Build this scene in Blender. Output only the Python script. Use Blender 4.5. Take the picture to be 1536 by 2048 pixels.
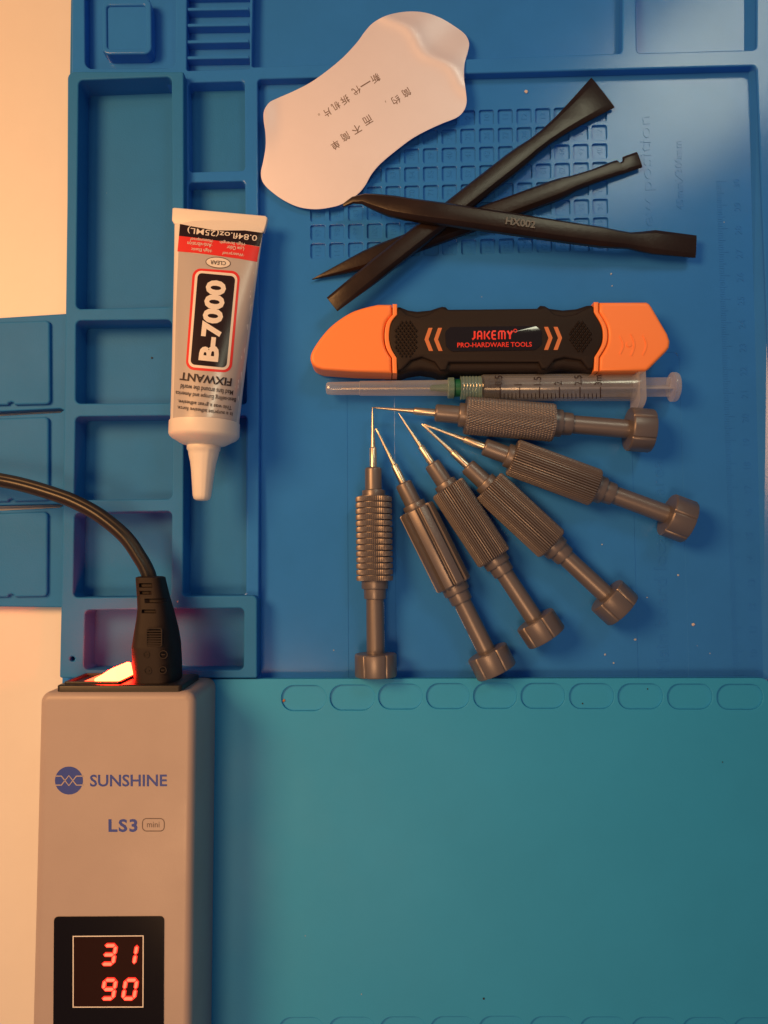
import bpy, bmesh, math, random
from mathutils import Vector, Matrix
from mathutils.geometry import tessellate_polygon, delaunay_2d_cdt

S = bpy.context.scene
for o in list(bpy.data.objects):
    bpy.data.objects.remove(o)
R = math.radians
MM = 0.001

# ------------------------------------------------------------------ camera, light, exposure
TILT = R(3.2)
DIST = 0.326                       # metres along the optical axis to the mat floor
FPX = 1538.0                       # focal length in pixels of the 1536 x 2048 frame
FWD = Vector((0, math.sin(TILT), -math.cos(TILT)))
UP = Vector((0, math.cos(TILT), math.sin(TILT)))
CAM = -DIST * FWD
cd = bpy.data.cameras.new('camera')
cam = bpy.data.objects.new('camera', cd)
S.collection.objects.link(cam)
cam.location = CAM
cam.rotation_euler = (TILT, 0, 0)
cd.sensor_fit = 'HORIZONTAL'
cd.sensor_width = 36
cd.lens = 36 * FPX / 1536
cd.clip_start = 0.01
cd.clip_end = 20
S.camera = cam

W = bpy.data.worlds.new('World')
S.world = W
W.use_nodes = True
W.node_tree.nodes['Background'].inputs[0].default_value = (0.95, 1.02, 1.28, 1)
W.node_tree.nodes['Background'].inputs[1].default_value = 0.085

def lamp(name, kind, loc, target, energy, color, **kw):
    l = bpy.data.lights.new(name, kind)
    l.energy = energy
    l.color = color
    for k, v in kw.items():
        if k != 'scale':
            setattr(l, k, v)
    o = bpy.data.objects.new(name, l)
    S.collection.objects.link(o)
    o.location = loc
    o.rotation_euler = (Vector(target) - Vector(loc)).to_track_quat('-Z', 'Y').to_euler()
    if 'scale' in kw:
        o.scale = kw['scale']
    return o

lamp('warm_desk_lamp', 'AREA', (-0.42, 0.20, 0.55), (-0.03, 0.0, 0), 4.5, (1.0, 0.475, 0.165), shape='DISK', size=0.28)
lamp('ceiling_lamp', 'AREA', (-0.22, -0.52, 1.30), (-0.05, -0.16, 0), 0.34, (1.0, 0.54, 0.24), shape='DISK', size=0.40, spread=R(38))
side = lamp('side_lamp', 'AREA', (0.392, 0.573, 0.60), (0.138, 0.19, 0), 0.066, (0.93, 0.93, 0.66), shape='ELLIPSE', size=0.46, size_y=0.17, spread=R(30))
zl_ = (Vector((0.392, 0.573, 0.60)) - Vector((0.138, 0.19, 0))).normalized()
xl_ = Vector((-0.75, -0.60, 0)); xl_ = (xl_ - zl_ * xl_.dot(zl_)).normalized()
yl_ = zl_.cross(xl_)
side.rotation_euler = Matrix((xl_, yl_, zl_)).transposed().to_euler()

S.view_settings.view_transform = 'Standard'
S.view_settings.look = 'None'
S.view_settings.exposure = 0
S.view_settings.gamma = 1

# ------------------------------------------------------------------ helpers
def P(px, py, z=0.0):
    """the point at height z (metres) that lies at a pixel of the photograph"""
    d = FWD + Vector((1, 0, 0)) * ((px - 768) / FPX) + UP * ((1024 - py) / FPX)
    s = (z - CAM.z) / d.z
    return CAM + s * d

def U(loop, z):
    return [tuple(P(x, y, z).xy) for x, y in loop]

def drape(px, py, zf):
    if not callable(zf):
        return P(px, py, zf)
    z = 0.01
    for _ in range(7):
        p = P(px, py, z)
        z = zf(p.x, p.y)
    return P(px, py, z)

def rp(pts, r, n=6):
    """polygon with rounded corners"""
    out = []
    N = len(pts)
    for i in range(N):
        p = Vector(pts[i]); a = Vector(pts[i - 1]); b = Vector(pts[(i + 1) % N])
        ri = r[i] if isinstance(r, (list, tuple)) else r
        u = a - p; v = b - p
        if ri <= 0 or u.length < 1e-9 or v.length < 1e-9:
            out.append(tuple(p)); continue
        lu, lv = u.length, v.length
        u.normalize(); v.normalize()
        ang = math.acos(max(-1, min(1, u.dot(v))))
        if ang > R(172):
            out.append(tuple(p)); continue
        t = min(ri / math.tan(ang / 2), lu * .49, lv * .49)
        rr = t * math.tan(ang / 2)
        c = p + (u + v).normalized() * (rr / math.sin(ang / 2))
        s0 = p + u * t - c; s1 = p + v * t - c
        a0 = math.atan2(s0.y, s0.x); a1 = math.atan2(s1.y, s1.x)
        d = a1 - a0
        while d > math.pi: d -= 2 * math.pi
        while d < -math.pi: d += 2 * math.pi
        for k in range(n + 1):
            aa = a0 + d * k / n
            out.append((c.x + rr * math.cos(aa), c.y + rr * math.sin(aa)))
    return out

def quad(x0, y0, x1, y1):
    return [(x0, y0), (x1, y0), (x1, y1), (x0, y1)]

def smooth_curve(pts, closed=True, n=6):
    """Catmull-Rom through the points"""
    out = []
    N = len(pts)
    rng = range(N) if closed else range(N - 1)
    for i in rng:
        if closed:
            p0, p1, p2, p3 = [Vector(pts[(i + k) % N]) for k in (-1, 0, 1, 2)]
        else:
            p0, p1, p2, p3 = [Vector(pts[max(0, min(N - 1, i + k))]) for k in (-1, 0, 1, 2)]
        for k in range(n):
            t = k / n
            out.append(tuple(0.5 * ((2 * p1) + (p2 - p0) * t + (2 * p0 - 5 * p1 + 4 * p2 - p3) * t * t + (3 * p1 - p0 - 3 * p2 + p3) * t ** 3)))
    if not closed:
        out.append(tuple(pts[-1]))
    return out

def area(l):
    return 0.5 * sum(l[i - 1][0] * l[i][1] - l[i][0] * l[i - 1][1] for i in range(len(l)))

def orient(loops):
    res = []
    for i, l in enumerate(loops):
        a = area(l)
        if (i == 0 and a < 0) or (i > 0 and a > 0):
            l = l[::-1]
        res.append(l)
    return res

def inset(l, d):
    """shift a loop to its left by d (into the solid)"""
    if d == 0:
        return list(l)
    out = []
    N = len(l)
    for i in range(N):
        a = Vector(l[i - 1]); p = Vector(l[i]); b = Vector(l[(i + 1) % N])
        e0 = (p - a); e1 = (b - p)
        if e0.length < 1e-9: e0 = e1
        if e1.length < 1e-9: e1 = e0
        n0 = Vector((-e0.y, e0.x)).normalized(); n1 = Vector((-e1.y, e1.x)).normalized()
        m = n0 + n1
        m = n0 if m.length < 1e-6 else m.normalized()
        c = max(0.4, m.dot(n0))
        out.append(tuple(p + m * (d / c)))
    return out

def fill(loops):
    if len(loops) < 4:
        return fill_simple(loops)
    vs = [v for l in loops for v in l]
    edges = []; o = 0
    for l in loops:
        edges += [(o + i, o + (i + 1) % len(l)) for i in range(len(l))]
        o += len(l)
    nv, ne, nf, *_ = delaunay_2d_cdt([Vector(v) * 1000 for v in vs], edges, [], 1, 1e-5)
    nv = [(v.x / 1000, v.y / 1000) for v in nv]
    tests = [(l, min(p[0] for p in l), max(p[0] for p in l), min(p[1] for p in l), max(p[1] for p in l)) for l in loops]
    fs = []
    for f in nf:
        cx = sum(nv[i][0] for i in f) / len(f); cy = sum(nv[i][1] for i in f) / len(f)
        odd = False
        for l, xa, xb, ya, yb in tests:
            if xa <= cx <= xb and ya <= cy <= yb:
                j = len(l) - 1
                for i in range(len(l)):
                    (x1, y1), (x2, y2) = l[i], l[j]
                    if (y1 > cy) != (y2 > cy) and cx < (x2 - x1) * (cy - y1) / (y2 - y1) + x1:
                        odd = not odd
                    j = i
        if odd:
            a, b, c = [nv[i] for i in f[:3]]
            ar = (b[0] - a[0]) * (c[1] - a[1]) - (c[0] - a[0]) * (b[1] - a[1])
            fs.append(tuple(f) if ar > 0 else tuple(f)[::-1])
    return nv, fs

def fill_simple(loops):
    vs = [v for l in loops for v in l]
    tris = tessellate_polygon([[Vector((x, y, 0)) for x, y in l] for l in loops])
    fs = []
    for t in tris:
        a, b, c = [vs[i] for i in t]
        ar = (b[0] - a[0]) * (c[1] - a[1]) - (c[0] - a[0]) * (b[1] - a[1])
        if abs(ar) < 1e-16:
            continue
        fs.append(tuple(t) if ar > 0 else tuple(t)[::-1])
    return vs, fs

class MB:
    """collects pieces of one mesh"""
    def __init__(self):
        self.v = []; self.f = []
    def add(self, vs, fs):
        o = len(self.v)
        self.v += [tuple(v) for v in vs]
        self.f += [tuple(i + o for i in f) for f in fs]
        return self
    def slab(self, loops, z0, z1, b=0.0004, seg=2, bottom=False):
        """flat piece with bevelled top edge; loops in metres, the first is the outline, the others are holes"""
        loops = orient(loops)
        rings = [(0, z0)]
        if b > 0:
            for k in range(seg + 1):
                a = math.pi / 2 * k / seg
                rings.append((b * (1 - math.cos(a)), z1 - b + b * math.sin(a)))
        else:
            rings.append((0, z1))
        if seg >= 4:
            rings.append((b * 1.2 + 0.0001, z1))
        vs = []; fs = []
        tops = []
        for l in loops:
            N = len(l)
            base = len(vs)
            for d, z in rings:
                li = inset(l, d)
                vs += [(x, y, z) for x, y in li]
            tops.append(li)
            for r in range(len(rings) - 1):
                for i in range(N):
                    j = (i + 1) % N
                    fs.append((base + r * N + i, base + r * N + j, base + (r + 1) * N + j, base + (r + 1) * N + i))
        tv, tf = fill(tops)
        self.add(vs, fs)
        self.add([(x, y, rings[-1][1]) for x, y in tv], tf)
        if bottom:
            bv, bf = fill(loops)
            self.add([(x, y, z0) for x, y in bv], [f[::-1] for f in bf])
        return self
    def box(self, a, b):
        return self.slab([quad(min(a[0], b[0]), min(a[1], b[1]), max(a[0], b[0]), max(a[1], b[1]))], min(a[2], b[2]), max(a[2], b[2]), 0, bottom=True)
    def rings(self, rings, cap=True, closed=True):
        n = len(rings[0])
        fs = []
        for r in range(len(rings) - 1):
            for i in range(n if closed else n - 1):
                j = (i + 1) % n
                fs.append((r * n + i, r * n + j, (r + 1) * n + j, (r + 1) * n + i))
        if cap:
            fs.append(tuple(range(n))[::-1])
            fs.append(tuple((len(rings) - 1) * n + i for i in range(n)))
        return self.add([p for r in rings for p in r], fs)
    def build(self, name, mat, parent=None, smooth=None, M=None):
        me = bpy.data.meshes.new(name)
        vs = self.v if M is None else [tuple(M @ Vector(v)) for v in self.v]
        me.from_pydata(vs, [], self.f)
        me.validate()
        if smooth:
            bm = bmesh.new(); bm.from_mesh(me)
            bmesh.ops.remove_doubles(bm, verts=bm.verts, dist=2e-6)
            bmesh.ops.recalc_face_normals(bm, faces=bm.faces)
            bm.to_mesh(me); bm.free()
            me.shade_smooth()
            me.set_sharp_from_angle(angle=R(smooth))
        me.update()
        o = bpy.data.objects.new(name, me)
        S.collection.objects.link(o)
        me.materials.append(mat)
        if parent is not None:
            o.parent = parent
            o.matrix_parent_inverse = Matrix.Translation(root_loc(parent)).inverted()
        return o

LOCS = {}
def root_loc(o):
    return LOCS.get(o.name, Vector((0, 0, 0)))

def thing(name, label, cat, loc, group=None):
    o = bpy.data.objects.new(name, None)
    S.collection.objects.link(o)
    o.empty_display_size = 0.01
    o.location = loc
    LOCS[o.name] = Vector(loc)
    tag(o, label, cat, group)
    return o

def tag(o, label, cat, group=None):
    o['label'] = label
    o['category'] = cat
    if group:
        o['group'] = group
    return o

def px_piece(loops, zf, lift=0.0, cut=None, depth=0.0):
    """a flat piece given by pixel loops, laid onto the surface zf; with a depth it stands proud by that much"""
    vs, fs = fill(orient(loops))
    return px_map(vs, fs, zf, lift, cut, depth)

def px_map(vs, fs, zf, lift=0.0, cut=None, depth=0.0):
    bm = bmesh.new()
    bv = [bm.verts.new((x, y, 0)) for x, y in vs]
    for f in fs:
        try:
            bm.faces.new([bv[i] for i in f])
        except ValueError:
            pass
    bmesh.ops.remove_doubles(bm, verts=bm.verts, dist=1e-5)
    if cut:
        xs = [v.co.x for v in bm.verts]; ys = [v.co.y for v in bm.verts]
        for ax, lo, hi, st in ((0, min(xs), max(xs), cut[0]), (1, min(ys), max(ys), cut[1])):
            if not st:
                continue
            c = math.floor(lo / st) * st + st
            while c < hi:
                no = (1, 0, 0) if ax == 0 else (0, 1, 0)
                co = (c, 0, 0) if ax == 0 else (0, c, 0)
                bmesh.ops.bisect_plane(bm, geom=bm.verts[:] + bm.edges[:] + bm.faces[:], plane_co=co, plane_no=no)
                c += st
    mb = MB()
    bm.verts.ensure_lookup_table()
    bm.verts.index_update()
    top = []
    for v in bm.verts:
        p = drape(v.co.x, v.co.y, zf)
        top.append(p + Vector((0, 0, lift + depth)))
    tf = []
    for f in bm.faces:
        ids = [v.index for v in f.verts]
        a, b, c = [top[i] for i in ids[:3]]
        ar = (b.x - a.x) * (c.y - a.y) - (c.x - a.x) * (b.y - a.y)
        tf.append(tuple(ids) if ar > 0 else tuple(ids[::-1]))
    mb.add(top, tf)
    if depth:
        for e in bm.edges:
            if len(e.link_faces) == 1:
                i, j = e.verts[0].index, e.verts[1].index
                a, b = top[i], top[j]
                dn = Vector((0, 0, depth + 0.00015))
                mb.add([a, b, b - dn, a - dn], [(0, 1, 2, 3)])
    bm.free()
    return mb

TXT = {}
def text_flat(s, bold=0.0, spacing=1.0):
    key = (s, bold, spacing)
    if key not in TXT:
        c = bpy.data.curves.new('t', 'FONT')
        c.body = s
        c.size = 1
        c.offset = bold
        c.space_character = spacing
        c.resolution_u = 3
        c.fill_mode = 'FRONT'
        o = bpy.data.objects.new('t', c)
        S.collection.objects.link(o)
        dg = bpy.context.evaluated_depsgraph_get()
        me = bpy.data.meshes.new_from_object(o.evaluated_get(dg))
        vs = [(v.co.x, v.co.y) for v in me.vertices]
        fs = [tuple(p.vertices) for p in me.polygons]
        bpy.data.objects.remove(o)
        bpy.data.curves.remove(c)
        bpy.data.meshes.remove(me)
        TXT[key] = (vs, fs)
    return TXT[key]

def px_text(s, cx, cy, ang, w=None, h=None, zf=0.0, lift=0.00005, bold=0.0, cut=None, depth=0.0, spacing=1.0, shear=0.0):
    vs, fs = text_flat(s, bold, spacing)
    xs = [v[0] for v in vs]; ys = [v[1] for v in vs]
    x0, x1, y0, y1 = min(xs), max(xs), min(ys), max(ys)
    sx = w / (x1 - x0) if w else h / (y1 - y0)
    sy = h / (y1 - y0) if h else sx
    ca, sa = math.cos(R(ang)), math.sin(R(ang))
    out = []
    for x, y in vs:
        Y = (y - (y0 + y1) / 2) * sy
        X = (x - (x0 + x1) / 2) * sx + shear * Y
        out.append((cx + X * ca - Y * sa, cy - (X * sa + Y * ca)))
    return px_map(out, fs, zf, lift, cut, depth)

def stroke_px(pts, w, closed=False):
    """a ribbon outline of width w along pixel points (returned as quads)"""
    n = len(pts)
    L = []; Rr = []
    for i in range(n):
        if closed:
            a, b = Vector(pts[i - 1]), Vector(pts[(i + 1) % n])
        else:
            a, b = Vector(pts[max(0, i - 1)]), Vector(pts[min(n - 1, i + 1)])
        p = Vector(pts[i])
        t = (b - a).normalized(); m = Vector((-t.y, t.x))
        L.append(p + m * w / 2); Rr.append(p - m * w / 2)
    vs = [tuple(v) for v in L + Rr]
    fs = []
    for i in range(n if closed else n - 1):
        j = (i + 1) % n
        fs.append((i, j, n + j, n + i))
    return vs, fs

def lathe(profile, n=48, rfun=None):
    """rings around the local X axis; profile = (x, r) in metres"""
    rings = []
    for x, r in profile:
        ring = []
        for k in range(n):
            a = 2 * math.pi * k / n
            rr = r if rfun is None else rfun(x, r, a)
            ring.append((x, rr * math.cos(a), rr * math.sin(a)))
        rings.append(ring)
    return rings

def frame(a, b):
    """matrix with X from a to b and Z as far up as possible, origin at a"""
    x = (b - a).normalized()
    y = Vector((0, 0, 1)).cross(x).normalized()
    z = x.cross(y)
    return Matrix(((x.x, y.x, z.x, a.x), (x.y, y.y, z.y, a.y), (x.z, y.z, z.z, a.z), (0, 0, 0, 1)))

# ------------------------------------------------------------------ materials
def mat(name, col, rough=0.5, metal=0.0, spec=0.5, bump=0.0, bscale=900.0, var=0.0, vscale=60.0, dust=0.0, emit=None, estr=0.0, coat=0.0, rvar=0.0):
    m = bpy.data.materials.new(name)
    m.use_nodes = True
    nt = m.node_tree
    b = nt.nodes['Principled BSDF']
    b.inputs['Base Color'].default_value = (*col, 1)
    b.inputs['Roughness'].default_value = rough
    b.inputs['Metallic'].default_value = metal
    b.inputs['Specular IOR Level'].default_value = spec
    b.inputs['Coat Weight'].default_value = coat
    b.inputs['Coat Roughness'].default_value = 0.12
    tc = nt.nodes.new('ShaderNodeTexCoord')
    if bump:
        nz = nt.nodes.new('ShaderNodeTexNoise')
        nz.inputs['Scale'].default_value = bscale
        nz.inputs['Detail'].default_value = 3
        nt.links.new(tc.outputs['Object'], nz.inputs['Vector'])
        bp = nt.nodes.new('ShaderNodeBump')
        bp.inputs['Strength'].default_value = bump
        bp.inputs['Distance'].default_value = 0.0004
        nt.links.new(nz.outputs['Fac'], bp.inputs['Height'])
        nt.links.new(bp.outputs['Normal'], b.inputs['Normal'])
    src = None
    if var:
        nz = nt.nodes.new('ShaderNodeTexNoise')
        nz.inputs['Scale'].default_value = vscale
        nz.inputs['Detail'].default_value = 6
        nz.inputs['Roughness'].default_value = 0.65
        nt.links.new(tc.outputs['Object'], nz.inputs['Vector'])
        rmp = nt.nodes.new('ShaderNodeValToRGB')
        rmp.color_ramp.elements[0].position = 0.3
        rmp.color_ramp.elements[1].position = 0.7
        rmp.color_ramp.elements[0].color = (*[c * (1 - var) for c in col], 1)
        rmp.color_ramp.elements[1].color = (*[min(1, c * (1 + var)) for c in col], 1)
        nt.links.new(nz.outputs['Fac'], rmp.inputs['Fac'])
        src = rmp.outputs['Color']
    if rvar:
        nz = nt.nodes.new('ShaderNodeTexNoise')
        nz.inputs['Scale'].default_value = 35
        nz.inputs['Detail'].default_value = 5
        nt.links.new(tc.outputs['Object'], nz.inputs['Vector'])
        mr = nt.nodes.new('ShaderNodeMapRange')
        mr.inputs['From Min'].default_value = 0.3
        mr.inputs['From Max'].default_value = 0.7
        mr.inputs['To Min'].default_value = rough - rvar
        mr.inputs['To Max'].default_value = rough + rvar
        nt.links.new(nz.outputs['Fac'], mr.inputs['Value'])
        nt.links.new(mr.outputs['Result'], b.inputs['Roughness'])
    if dust:
        vo = nt.nodes.new('ShaderNodeTexVoronoi')
        vo.inputs['Scale'].default_value = 190
        nt.links.new(tc.outputs['Object'], vo.inputs['Vector'])
        sep = nt.nodes.new('ShaderNodeSeparateColor')
        nt.links.new(vo.outputs['Color'], sep.inputs['Color'])
        gt = nt.nodes.new('ShaderNodeMath'); gt.operation = 'GREATER_THAN'
        gt.inputs[1].default_value = 1 - dust
        nt.links.new(sep.outputs['Red'], gt.inputs[0])
        lt = nt.nodes.new('ShaderNodeMath'); lt.operation = 'LESS_THAN'
        lt.inputs[1].default_value = 0.055
        nt.links.new(vo.outputs['Distance'], lt.inputs[0])
        mu = nt.nodes.new('ShaderNodeMath'); mu.operation = 'MULTIPLY'
        nt.links.new(gt.outputs[0], mu.inputs[0]); nt.links.new(lt.outputs[0], mu.inputs[1])
        mu2 = nt.nodes.new('ShaderNodeMath'); mu2.operation = 'MULTIPLY'
        nt.links.new(mu.outputs[0], mu2.inputs[0]); nt.links.new(sep.outputs['Green'], mu2.inputs[1])
        mx = nt.nodes.new('ShaderNodeMix'); mx.data_type = 'RGBA'
        mx.inputs['A'].default_value = (*col, 1)
        mx.inputs['B'].default_value = (0.3, 0.4, 0.5, 1)
        if src is not None:
            nt.links.new(src, mx.inputs['A'])
        nt.links.new(mu2.outputs[0], mx.inputs['Factor'])
        src = mx.outputs['Result']
    if src is not None:
        nt.links.new(src, b.inputs['Base Color'])
    if emit:
        b.inputs['Emission Color'].default_value = (*emit, 1)
        b.inputs['Emission Strength'].default_value = estr
    return m

def clear(name, tint, dif, gl=0.12, rise=0.55, dcol=(0.78, 0.82, 0.92)):
    """clear or frosted moulded plastic"""
    m = bpy.data.materials.new(name)
    m.use_nodes = True
    nt = m.node_tree
    for n in list(nt.nodes):
        nt.nodes.remove(n)
    out = nt.nodes.new('ShaderNodeOutputMaterial')
    tr = nt.nodes.new('ShaderNodeBsdfTransparent'); tr.inputs[0].default_value = (*tint, 1)
    df = nt.nodes.new('ShaderNodeBsdfDiffuse'); df.inputs[0].default_value = (*dcol, 1)
    tl = nt.nodes.new('ShaderNodeBsdfTranslucent'); tl.inputs[0].default_value = (*dcol, 1)
    ad = nt.nodes.new('ShaderNodeMixShader'); ad.inputs[0].default_value = 0.35
    nt.links.new(df.outputs[0], ad.inputs[1]); nt.links.new(tl.outputs[0], ad.inputs[2])
    gs = nt.nodes.new('ShaderNodeBsdfGlossy'); gs.inputs['Roughness'].default_value = 0.18
    m1 = nt.nodes.new('ShaderNodeMixShader')
    lw = nt.nodes.new('ShaderNodeLayerWeight'); lw.inputs[0].default_value = 0.35
    mr = nt.nodes.new('ShaderNodeMapRange')
    mr.inputs['To Min'].default_value = dif; mr.inputs['To Max'].default_value = min(1, dif + rise)
    nt.links.new(lw.outputs['Facing'], mr.inputs['Value'])
    nt.links.new(mr.outputs['Result'], m1.inputs[0])
    nt.links.new(tr.outputs[0], m1.inputs[1]); nt.links.new(ad.outputs[0], m1.inputs[2])
    m2 = nt.nodes.new('ShaderNodeMixShader'); m2.inputs[0].default_value = gl
    nt.links.new(m1.outputs[0], m2.inputs[1]); nt.links.new(gs.outputs[0], m2.inputs[2])
    nt.links.new(m2.outputs[0], out.inputs[0])
    return m

M_DESK = mat('desk_laminate', (0.78, 0.76, 0.73), 0.45, bump=0.02, bscale=300, var=0.015)
M_BLUE = mat('blue_silicone', (0.022, 0.19, 0.53), 0.55, spec=0.16, bump=0.16, bscale=1500, var=0.05, vscale=30, dust=0.02, rvar=0.03)
M_SATIN = mat('satin_blue_silicone', (0.032, 0.21, 0.70), 0.15, spec=0.25, bump=0.06, bscale=1500, var=0.05, vscale=30, dust=0.02, rvar=0.02)
M_TEAL = mat('teal_silicone', (0.032, 0.35, 0.74), 0.47, spec=0.2, bump=0.07, bscale=1500, var=0.03, vscale=25, dust=0.012, rvar=0.03)
M_GREY = mat('grey_plastic', (0.41, 0.35, 0.345), 0.42, bump=0.06, bscale=1800, var=0.03, vscale=45, rvar=0.06)
M_BLACK = mat('black_plastic', (0.016, 0.014, 0.013), 0.42, bump=0.06, bscale=900)
M_NYLON = mat('black_nylon', (0.020, 0.012, 0.010), 0.32, spec=0.32, bump=0.12, bscale=700, var=0.2, vscale=120)
M_RUBBER = mat('black_rubber', (0.018, 0.012, 0.011), 0.6, spec=0.25, bump=0.12, bscale=1500)
M_CORD = mat('cord_rubber', (0.014, 0.012, 0.012), 0.36, bump=0.05, bscale=800)
M_GLASS = mat('smoked_window', (0.006, 0.004, 0.004), 0.12, spec=0.4)
M_LEDWIN = mat('red_window', (0.016, 0.002, 0.002), 0.5, spec=0.12)
M_LED = mat('lit_segment', (0.9, 0.1, 0.05), 0.5, emit=(1.0, 0.075, 0.04), estr=3.0)
M_ROCK = mat('lit_rocker', (0.9, 0.2, 0.05), 0.3, emit=(1.0, 0.016, 0.0045), estr=105.0)
M_ROCKLOW = mat('lit_rocker_edge', (0.9, 0.1, 0.05), 0.3, emit=(1.0, 0.085, 0.03), estr=3.5)
M_LEDHALO = mat('segment_halo', (0.5, 0.02, 0.02), 0.5, emit=(1.0, 0.02, 0.012), estr=0.9)  # red halo around the lit digits, put into a dim emissive border
M_WHITE = mat('white_ink', (0.80, 0.79, 0.77), 0.45)
M_INKBLUE = mat('blue_ink', (0.015, 0.05, 0.36), 0.45)
M_INKDARK = mat('dark_ink', (0.03, 0.018, 0.02), 0.5)
M_INKGREY = mat('grey_ink', (0.12, 0.09, 0.09), 0.5)
M_INKRED = mat('red_ink', (0.72, 0.035, 0.03), 0.4)
M_CARD = mat('brushed_steel', (0.86, 0.84, 0.96), 0.42, metal=0.28, bump=0.02, bscale=400, var=0.02, vscale=40)
M_ENGRAVE = mat('engraving', (0.16, 0.11, 0.10), 0.6)
M_ORANGE = mat('orange_plastic', (1.0, 0.29, 0.08), 0.42, bump=0.04, bscale=1500)
M_TAN = mat('orange_print', (0.62, 0.20, 0.07), 0.5)
M_LABEL = mat('glossy_label', (0.012, 0.009, 0.009), 0.07, coat=0.6)
M_LOGO = mat('red_print', (0.85, 0.045, 0.03), 0.4)
M_ANOD = mat('grey_anodised', (0.20, 0.18, 0.185), 0.38, metal=0.5, bump=0.05, bscale=2500, var=0.03, vscale=150)
M_STEEL = mat('polished_steel', (0.82, 0.70, 0.55), 0.34, metal=1.0)
M_TUBE = mat('silver_laminate', (0.56, 0.53, 0.53), 0.3, metal=0.2, spec=0.6)
M_TUBEW = mat('white_plastic', (0.80, 0.76, 0.73), 0.4)
M_BAND = mat('black_print', (0.022, 0.011, 0.011), 0.25)
M_CLEAR = clear('clear_barrel', (0.95, 0.95, 0.95), 0.05, 0.07, 0.32)
M_FROST = clear('frosted_cap', (0.9, 0.9, 0.9), 0.22, 0.07)
M_LUER = clear('cloudy_luer', (0.75, 0.9, 0.8), 0.30, 0.1, 0.45, (0.5, 0.72, 0.72))
M_GREEN = mat('green_hub', (0.01, 0.12, 0.06), 0.4)
M_SHADOWHOLE = mat('dark_hole', (0.01, 0.012, 0.02), 0.8)
M_CRUMB = mat('pale_crumb', (0.6, 0.56, 0.58), 0.7)
M_CRUMBW = mat('white_crumb', (0.42, 0.52, 0.62), 0.7)
M_CRUMBD = mat('dark_crumb', (0.02, 0.02, 0.02), 0.7)
M_CRUMBO = mat('amber_crumb', (0.5, 0.2, 0.05), 0.5)

# ------------------------------------------------------------------ desk
ZD = -0.0046
mb = MB(); mb.slab([rp([(-0.6, -0.6), (0.6, -0.6), (0.6, 0.6), (-0.6, 0.6)], 0.01)], ZD - 0.02, ZD, 0.001, bottom=True)
desk = mb.build('desk', M_DESK); desk['kind'] = 'structure'

# ------------------------------------------------------------------ large blue repair mat
ZA, ZB = 0.0095, 0.0045           # heights of the two rims above the work floor
A_out = rp([(135, 143), (367, 143), (368, 700), (366, 1192), (514, 1191), (514, 1356), (119, 1356), (122, 1215), (127, 900), (131, 627), (134, 400)],
           [14, 2, 0, 6, 10, 4, 4, 4, 0, 0, 0])
ZE = 0.001
ear = [(-90, 641), (131, 627), (150, 640), (150, 1200), (122, 1215), (-90, 1212)]
pockets_A = [[(157, 160), (343, 153), (345, 613), (152, 618)],
             [(152, 641), (343, 639), (345, 806), (151, 807)],
             [(151, 833), (345, 831), (344, 998), (148, 1000)],
             [(149, 1026), (344, 1022), (342, 1193), (146, 1195)],
             [(170, 1220), (488, 1216), (487, 1340), (167, 1340)]]
slits = [[(-80, 827), (120, 817), (127, 820), (120, 825), (-80, 836)],
         [(-80, 1013), (118, 1008), (126, 1011), (118, 1015), (-80, 1025)]]
hole_small = [(144 + 5 * math.cos(a * .5236), 1318 + 5 * math.sin(a * .5236)) for a in range(12)]
mbm = MB()
mbm.slab([U(A_out, ZA)] + [U(rp(p, 10), ZA) for p in pockets_A] + [U(hole_small, ZA)], -0.003, ZA, 0.0006, 3)
mbm.slab([U(ear, ZE)] + [U(s, ZE) for s in slits], ZD + 0.0001, ZE, 0.0006, 3)
B_out = [(145, -140), (1700, -140), (1700, 2240), (104, 2240), (124, 1350), (514, 1345), (512, 1204), (358, 1204), (358, 168), (143, 168)]
pockets_B = [rp([(168, -110), (352, -110), (350, 135), (170, 137)], [10, 10, 14, 14]),
             rp([(374, -110), (500, -110), (500, 137), (373, 141)], 4),
             rp([(508, -110), (1247, -110), (1244, 106), (503, 134)], [4, 8, 8, 5]),
             rp([(1270, -110), (1513, -110), (1513, 99), (1274, 106)], [4, 8, 8, 8]),
             rp([(376, 165), (489, 162), (490, 341), (378, 344)], 8),
             rp([(377, 365), (490, 362), (491, 612), (376, 615)], 8),
             rp([(374, 640), (492, 637), (493, 808), (373, 810)], 8),
             rp([(373, 833), (494, 831), (492, 1190), (369, 1194)], 8),
             rp([(515, 158), (1513, 131), (1533, 620), (1562, 1361), (517, 1361), (518, 760)], [8, 10, 0, 8, 8, 0])]
mbs = MB()
mbs.slab([U(B_out, ZB)] + [U(p, ZB) for p in pockets_B], -0.003, ZB, 0.0006, 3)
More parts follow.
